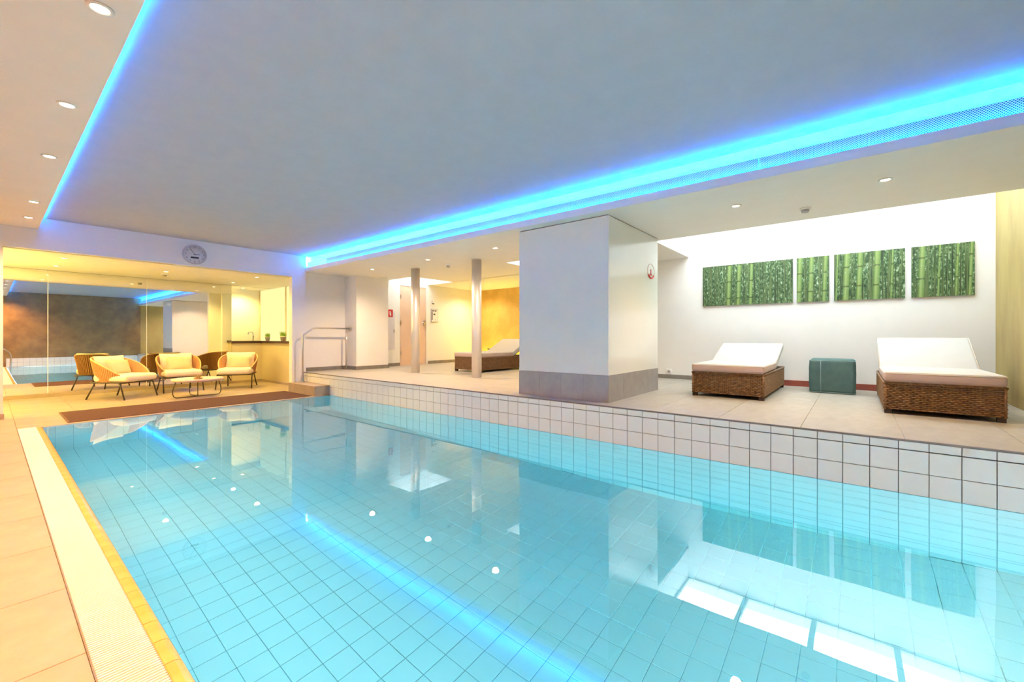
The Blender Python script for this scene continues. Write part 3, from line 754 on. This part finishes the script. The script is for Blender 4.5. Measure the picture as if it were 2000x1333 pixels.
# ------------------------------------------------------------------ armchairs
def make_chair(loc, rz, label):
    t = empty('rope_armchair', loc, rz); tag(t, label, 'armchair', 'rope armchairs in the seating corner')
    # shell
    nc, nr = 56, 10; v = []; f = []
    def P(i, j, off):
        s = i / nc; k = j / nr
        th = R(-38 + 256 * s)
        e = abs(2 * s - 1)
        top = .80 - .34 * (e ** 2.6)
        z = .335 + (top - .335) * k
        sc_ = (.86 + .16 * k) + off
        x = .385 * math.copysign(abs(math.cos(th)) ** .9, math.cos(th)) * sc_
        y = .07 + (.335 + .05 * k) * math.sin(th) * sc_ - (.10 * (e ** 3))
        return (x, y, z)
    for off in (0, -.035):
        for i in range(nc + 1):
            for j in range(nr + 1): v.append(P(i, j, off))
    q = (nc + 1) * (nr + 1)
    for sd in (0, 1):
        for i in range(nc):
            for j in range(nr):
                a = sd * q + i * (nr + 1) + j; b = a + nr + 1
                f.append((a, b, b + 1, a + 1) if sd == 0 else (a, a + 1, b + 1, b))
    for i in range(nc):
        for j in (0, nr):
            a = i * (nr + 1) + j; f.append((a, a + nr + 1, q + a + nr + 1, q + a))
    MB().add(v, f, True).build('woven_shell', 'rattan', t)
    rim = [P(i, nr, -.017) for i in range(nc + 1)]
    MB().tube(rim, .014, 8).build('shell_rim', 'rim', t)
    mb = MB()
    for i in range(0, nc + 1, 1):
        mb.tube([P(i, j, .006) for j in range(0, nr + 1, 2)], .0065, 5, caps=False)
    o = mb.build('rope_strands', 'rattan', t); o['kind'] = 'stuff'
    # frame
    MB().tube(smooth_path([(-.33, -.36, .325), (.33, -.36, .325), (.31, .34, .325), (-.31, .34, .325), (-.33, -.36, .325)], .06), .014, 8).build('seat_frame', 'darkmetal', t)
    for sx in (-1, 1):
        MB().tube(smooth_path([(sx * .335, -.10, .33), (sx * .345, -.30, .33), (sx * .352, -.40, 0)], .08), .013, 8).build('leg', 'darkmetal', t)
        MB().tube([(sx * .27, .26, .33), (sx * .305, .41, 0)], .013, 8).build('leg', 'darkmetal', t)
    MB().rbox(-.335, .335, -.43, .26, .335, .475, .055, 4).build('seat_cushion', 'cushion', t)
    m1 = Matrix.Translation((0, .225, .63)) @ Matrix.Rotation(R(-14), 4, 'X')
    MB().pillow(.60, .40, .17, m1).build('back_cushion', 'cushion', t)
    m2 = Matrix.Translation((.02, .09, .60)) @ Matrix.Rotation(R(-20), 4, 'X') @ Matrix.Rotation(R(2), 4, 'Y')
    pc = MB().pillow(.46, .31, .13, m2).build('throw_pillow', 'pillow', t)
    return t
make_chair((1.66, 11.20, 0), R(36.6), 'rope armchair turned sideways at the left of the coffee table')
make_chair((2.68, 11.70, 0), R(0), 'middle rope armchair facing the pool behind the coffee table')
make_chair((3.73, 11.36, 0), R(-30.7), 'rope armchair next to the bar')

# coffee table
tb = empty('coffee_table', (2.65, 10.25, 0)); tag(tb, 'low round coffee table with bent wire base', 'table')
MB().lathe([(0, .318), (.40, .318), (.425, .335), (.425, .368), (.412, .368), (.405, .350), (0, .350)], n=56).build('table_top', 'tabletop', tb)
for a in (185, 5, 95):
    ca, sa = math.cos(R(a)), math.sin(R(a))
    pts = [(.36, .318), (.42, .15), (.40, .009), (.0, .009)]
    MB().tube(smooth_path([(r * ca, r * sa, z) for r, z in pts], .09), .008, 8).build('wire_loop', 'darkmetal', tb)
MB().tube([(0, 0, .006), (0, 0, .32)], .008, 8).build('center_post', 'darkmetal', tb)
orn = empty('table_ornament', (2.66, 10.25, .3505)); tag(orn, 'small dried rosette ornament on the coffee table', 'ornament')
MB().lathe([(0, 0), (.06, 0), (.085, .018), (.08, .022), (.05, .012), (0, .012)], n=24).build('dish', 'ornament', orn)
mb = MB()
for ring, (n, r, z, L) in enumerate([(9, .02, .02, .07), (7, .012, .035, .055), (5, .006, .05, .04)]):
    for i in range(n):
        a = 2 * math.pi * i / n + ring * .4; ca, sa = math.cos(a), math.sin(a); w = .014
        mb.add([(r * ca, r * sa, z - .012), ((r + L * .5) * ca - w * sa, (r + L * .5) * sa + w * ca, z + .012), ((r + L) * ca, (r + L) * sa, z + .03), ((r + L * .5) * ca + w * sa, (r + L * .5) * sa - w * ca, z + .012)], [(0, 1, 2, 3)])
mb.build('petals', 'ornament', orn)

# ------------------------------------------------------------------ loungers
LW, LL, BZ0, BZ1 = .84, 1.86, .045, .315
def weave(p0, p1, nrm, z0, z1, row=.0180, stake=.050):
    """woven strands in relief on one side of the base"""
    p0, p1, nrm = Vector(p0), Vector(p1), Vector(nrm)
    d = (p1 - p0); L = d.length; d.normalize()
    ns = max(2, int(round(L / stake)) * 4); rows = int((z1 - z0) / row); mb = MB()
    for i in range(rows):
        zc = z0 + (i + .5) * row; v = []; f = []
        for k in range(ns + 1):
            s = L * k / ns
            off = .010 + .008 * math.cos(math.pi * k / 2 + math.pi * i)
            b = p0 + d * s + nrm * off
            for (dz, o) in ((-row * .50, -.010), (-row * .22, .002), (row * .22, .002), (row * .50, -.010)):
                q = b + nrm * o; v.append((q.x, q.y, zc + dz))
        for k in range(ns):
            for j in range(3):
                a = k * 4 + j; f.append((a, a + 4, a + 5, a + 1))
        mb.add(v, f, True)
    return mb
_wv = {}
def make_lounger(loc, angle, hinge, label, tint='mattside'):
    t = empty('wicker_lounger', loc); tag(t, label, 'sun lounger', 'wicker loungers on the raised deck')
    h = LW / 2
    B(.012, LL - .012, -h + .012, h - .012, BZ0, BZ1).build('base_core', 'wickerdark', t)
    if not _wv:
        for k, a in {'f': ((0.012, h, 0), (0.012, -h, 0), (-1, 0, 0)), 'b': ((LL - .012, -h, 0), (LL - .012, h, 0), (1, 0, 0)), 'l': ((0, h - .012, 0), (LL, h - .012, 0), (0, 1, 0)), 'r': ((LL, -h + .012, 0), (0, -h + .012, 0), (0, -1, 0))}.items():
            _wv[k] = weave(*a, BZ0, BZ1).mesh('wicker_side', 'wicker')
    for k in _wv:
        o = obj('wicker_side', _wv[k], t); o['kind'] = 'stuff'
    for sx in (.03, LL - .03):
        for sy in (-h + .03, h - .03):
            MB().box(sx - .028, sx + .028, sy - .028, sy + .028, 0, BZ0 + .01).build('foot', 'wickerdark', t)
            MB().tube([(sx + math.copysign(.022, sx - 1), sy + math.copysign(.022, sy), BZ0 - .005), (sx + math.copysign(.022, sx - 1), sy + math.copysign(.022, sy), BZ1)], .012, 8).build('corner_post', 'wicker', t)
    MB().tube([(.005, -h, BZ1), (LL - .005, -h, BZ1), (LL - .005, h, BZ1), (.005, h, BZ1)], .013, 8, closed=True).build('top_rail', 'wicker', t)
    m0, m1 = BZ1 + .012, BZ1 + .112
    seat = MB().rbox(-.03, hinge, -h - .005, h + .005, m0, m1, .03, 4).build('seat_mattress', tint, t)
    MB().rbox(-.024, hinge - .004, -h + .001, h - .001, m1 - .02, m1 + .004, .011, 3).build('mattress_cover', 'mattress', seat)
    MB().tube(smooth_path([(-.026, -h, m1 - .012), (hinge, -h, m1 - .012), (hinge, h, m1 - .012), (-.026, h, m1 - .012), (-.026, -h, m1 - .012)], .03), .005, 6).build('piping', 'piping', seat)
    L = LL - hinge - .02
    mtx = Matrix.Translation((hinge - .01, 0, m0)) @ Matrix.Rotation(R(-angle), 4, 'Y')
    bk = MB().rbox(0, L, -h - .005, h + .005, 0, .10, .03, 4, mtx=mtx).build('back_mattress', 'mattress', t)
    pts = [(0, -h, .09), (L, -h, .09), (L, h, .09), (0, h, .09)]
    MB().tube([mtx @ Vector(p) for p in smooth_path(pts, .03)], .005, 6).build('piping', 'piping', bk)
    MB().rbox(.02, L - .03, -h + .03, h - .03, -.03, -.003, .008, 1, mtx=mtx).build('back_frame', 'wicker', t)
    for sy in (-h + .08, h - .08):
        q = mtx @ Vector((L * .7, sy, -.02)); MB().tube([(hinge + L * .85, sy, BZ1 - .02), (q.x, q.y, q.z)], .01, 8).build('prop', 'darkmetal', t)
    return t
make_lounger((5.97, 1.285, ZD), 19, 1.02, 'wicker lounger between the white pillar and the green pouf')
make_lounger((5.83, -.655, ZD), 30, 1.10, 'wicker lounger in front of the gold plaster wall')
make_lounger((6.78, 6.76, ZD), 27, 1.13, 'wicker lounger at the back behind the steel columns')
# flap hanging off the back of the first mattress, pouf, dark box
pu = empty('fabric_pouf', (7.61, .25, ZD)); tag(pu, 'teal fabric cube pouf between two loungers', 'pouf')
bm = bmesh.new(); bmesh.ops.create_cube(bm, size=1.0); bmesh.ops.bevel(bm, geom=list(bm.edges), offset=.035, segments=2, affect='EDGES')
bmesh.ops.subdivide_edges(bm, edges=[e for e in bm.edges if e.calc_length() > .3], cuts=14, use_grid_fill=True)
from mathutils import noise
for v in bm.verts:
    p = v.co.copy(); n = noise.noise(Vector((p.x * 3, p.y * 3, p.z * 9 + p.x * 2))) * .012
    k = 1 + .03 * (1 - (2 * p.z) ** 2) + n
    v.co = Vector((p.x * .51 * k, p.y * .51 * k, (p.z + .5) * .47))
bm.verts.index_update()
MB().add([v.co[:] for v in bm.verts], [tuple(v.index for v in f.verts) for f in bm.faces], True).build('body', 'pouf', pu); bm.free()
MB().tube(smooth_path([(-.252, -.252, .452), (.252, -.252, .452), (.252, .252, .452), (-.252, .252, .452), (-.252, -.252, .452)], .04), .006, 6).build('top_seam', 'poufseam', pu)
MB().tube([(-.262, .125, .02), (-.272, .125, .15), (-.272, .125, .32), (-.258, .125, .45)], .005, 6).build('side_seam', 'poufseam', pu)
MB().tube(smooth_path([(-.255, -.255, .012), (.255, -.255, .012), (.255, .255, .012), (-.255, .255, .012), (-.255, -.255, .012)], .04), .006, 6).build('bottom_seam', 'poufseam', pu)
sd = empty('side_table', (9.0, 7.75, ZD)); tag(sd, 'dark grey cube table by the golden wall behind the rear lounger', 'table')
MB().rbox(-.22, .22, -.22, .22, .02, .43, .02, 2).build('body', 'darkgrey', sd); MB().rbox(-.235, .235, -.235, .235, .43, .46, .01, 2).build('top', 'darkgrey', sd)
for sx in (-.18, .18):
    for sy in (-.18, .18): B(sx - .02, sx + .02, sy - .02, sy + .02, 0, .025).build('foot', 'black', sd)

# ------------------------------------------------------------------ bamboo pictures
labs = ['longest bamboo picture, nearest the pillar', 'narrow bamboo picture, second from the pillar', 'bamboo picture third from the pillar', 'bamboo picture nearest the gold plaster wall']
edges = [(2.13, .772), (.722, .306), (.248, -.546), (-.61, -1.215)]
stalks = [[(1.701, .062), (1.55, .058), (1.363, .05)], [(.685, .065), (.536, .062), (.361, .05)],
          [(.102, .072), (-.051, .062), (-.242, .068), (.214, .02), (-.408, .02)], [(-.714, .06), (-1.053, .022), (-1.179, .03), (-.884, .02)]]
for k in range(4):
    y1, y0 = edges[k]
    p = empty('bamboo_picture', (8.12, (y0 + y1) / 2, 1.75)); tag(p, labs[k], 'picture', 'bamboo pictures on the white wall')
    L = (8.12, (y0 + y1) / 2, 1.75)
    bmx = bamboo_mat('bamboo_print_%d' % (k + 1), y1, y0, stalks[k], 3.0 + 5.3 * k)
    B(8.093, 8.12, y0, y1, 1.745, 2.445).build('canvas', 'greyplastic', p, (-L[0], -L[1], -L[2]))
    B(8.090, 8.093, y0, y1, 1.745, 2.445).build('print', bmx, p, (-L[0], -L[1], -L[2]))

# ------------------------------------------------------------------ downlights, detectors
def downlight(x, y, z, power, colr, lab, grp, lens='lens', cone=150, r=.036):
    o = empty('downlight', (x, y, z)); tag(o, lab, 'ceiling lamp', grp)
    MB().lathe([(r, -.001), (r + .018, -.001), (r + .018, -.006), (r + .004, -.009), (r, -.004)], n=28).build('ring', 'whiteplastic', o)
    MB().lathe([(0, -.004), (r, -.004), (r, -.001), (0, -.001)], n=24).build('lens', lens, o)
    d = bpy.data.lights.new('downlight_beam', 'SPOT'); d.energy = power; d.color = colr; d.spot_size = R(cone); d.spot_blend = .8; d.shadow_soft_size = .05
    l = bpy.data.objects.new('downlight_beam', d); col.objects.link(l); l.parent = o; l.location = (0, 0, -.02)
ord_ = ['nearest', 'second', 'third', 'fourth', 'fifth', 'sixth', 'seventh', 'eighth']
for i, y in enumerate([-.75, .15, 1.53, 2.91, 4.30, 5.65, 7.70, 8.76]):
    downlight(.35, y, 2.83, P_LEFT, WARM, 'recessed spotlight in the left soffit, %s the brown wall' % (ord_[i] if i == 0 else ord_[i] + ' from'), 'spotlights in the left soffit')
for y, lab in [(8.13, 'recessed spotlight above the handrail end of the deck'), (6.29, 'recessed spotlight near the first steel column'), (4.59, 'recessed spotlight between second column and pillar'),
               (1.03, 'recessed spotlight right of the pillar'), (-.22, 'recessed spotlight in front of the farther right lounger')]:
    downlight(5.24, y, ZS, P_RIGHT if y > 2 else P_RIGHT * .6, NEUTRAL_WARM, lab, 'spotlights over the raised deck')
for x, y, lab in [(.80, 11.55, 'lounge spotlight at the left end of the mirror'), (2.27, 10.85, 'lounge spotlight in front of the middle armchair'), (3.75, 11.75, 'lounge spotlight near the bar'),
                  (.80, 10.3, 'lounge spotlight behind the lintel on the left'), (3.75, 10.3, 'lounge spotlight behind the lintel on the right'), (4.35, 12.9, 'added spotlight that brightens the bar niche')]:  # the one in the bar niche is added to brighten its walls
    downlight(x, y, ZL, P_LOUNGE, YELLOW, lab, 'spotlights in the lounge ceiling', 'lens_y', 150)
for x, y, lab in [(9.3, 8.9, 'rear spotlight by the golden wall'), (8.9, 6.6, 'rear spotlight above the back lounger')]:
    downlight(x, y, ZB, 45, NEUTRAL_WARM, lab, 'spotlights over the rear area')
def detector(x, y, z, lab):
    o = empty('smoke_detector', (x, y, z)); tag(o, lab, 'smoke detector')
    MB().lathe([(.055, 0), (.055, -.012), (.048, -.018)], n=24).build('base', 'whiteplastic', o)
    MB().lathe([(.04, -.016), (.036, -.045), (.02, -.052), (0, -.052)], n=24).build('cap', 'greyplastic', o)
detector(5.85, .44, ZS, 'smoke detector on the ceiling in front of the skylight')
detector(2.34, 11.3, ZL, 'smoke detector on the yellow lounge ceiling')
detector(5.89, 6.43, ZS, 'smoke detector between the steel columns')
# yellow uplight along the golden wall
ul = empty('floor_uplight', (10.0, 8.0, ZD)); tag(ul, 'yellow floor uplight at the foot of the golden wall', 'light')
B(-.03, .05, -1.5, 1.4, 0, .03).build('housing', 'greyplastic', ul); B(-.02, .04, -1.48, 1.38, .03, .034).build('lens', 'glow_gold', ul)
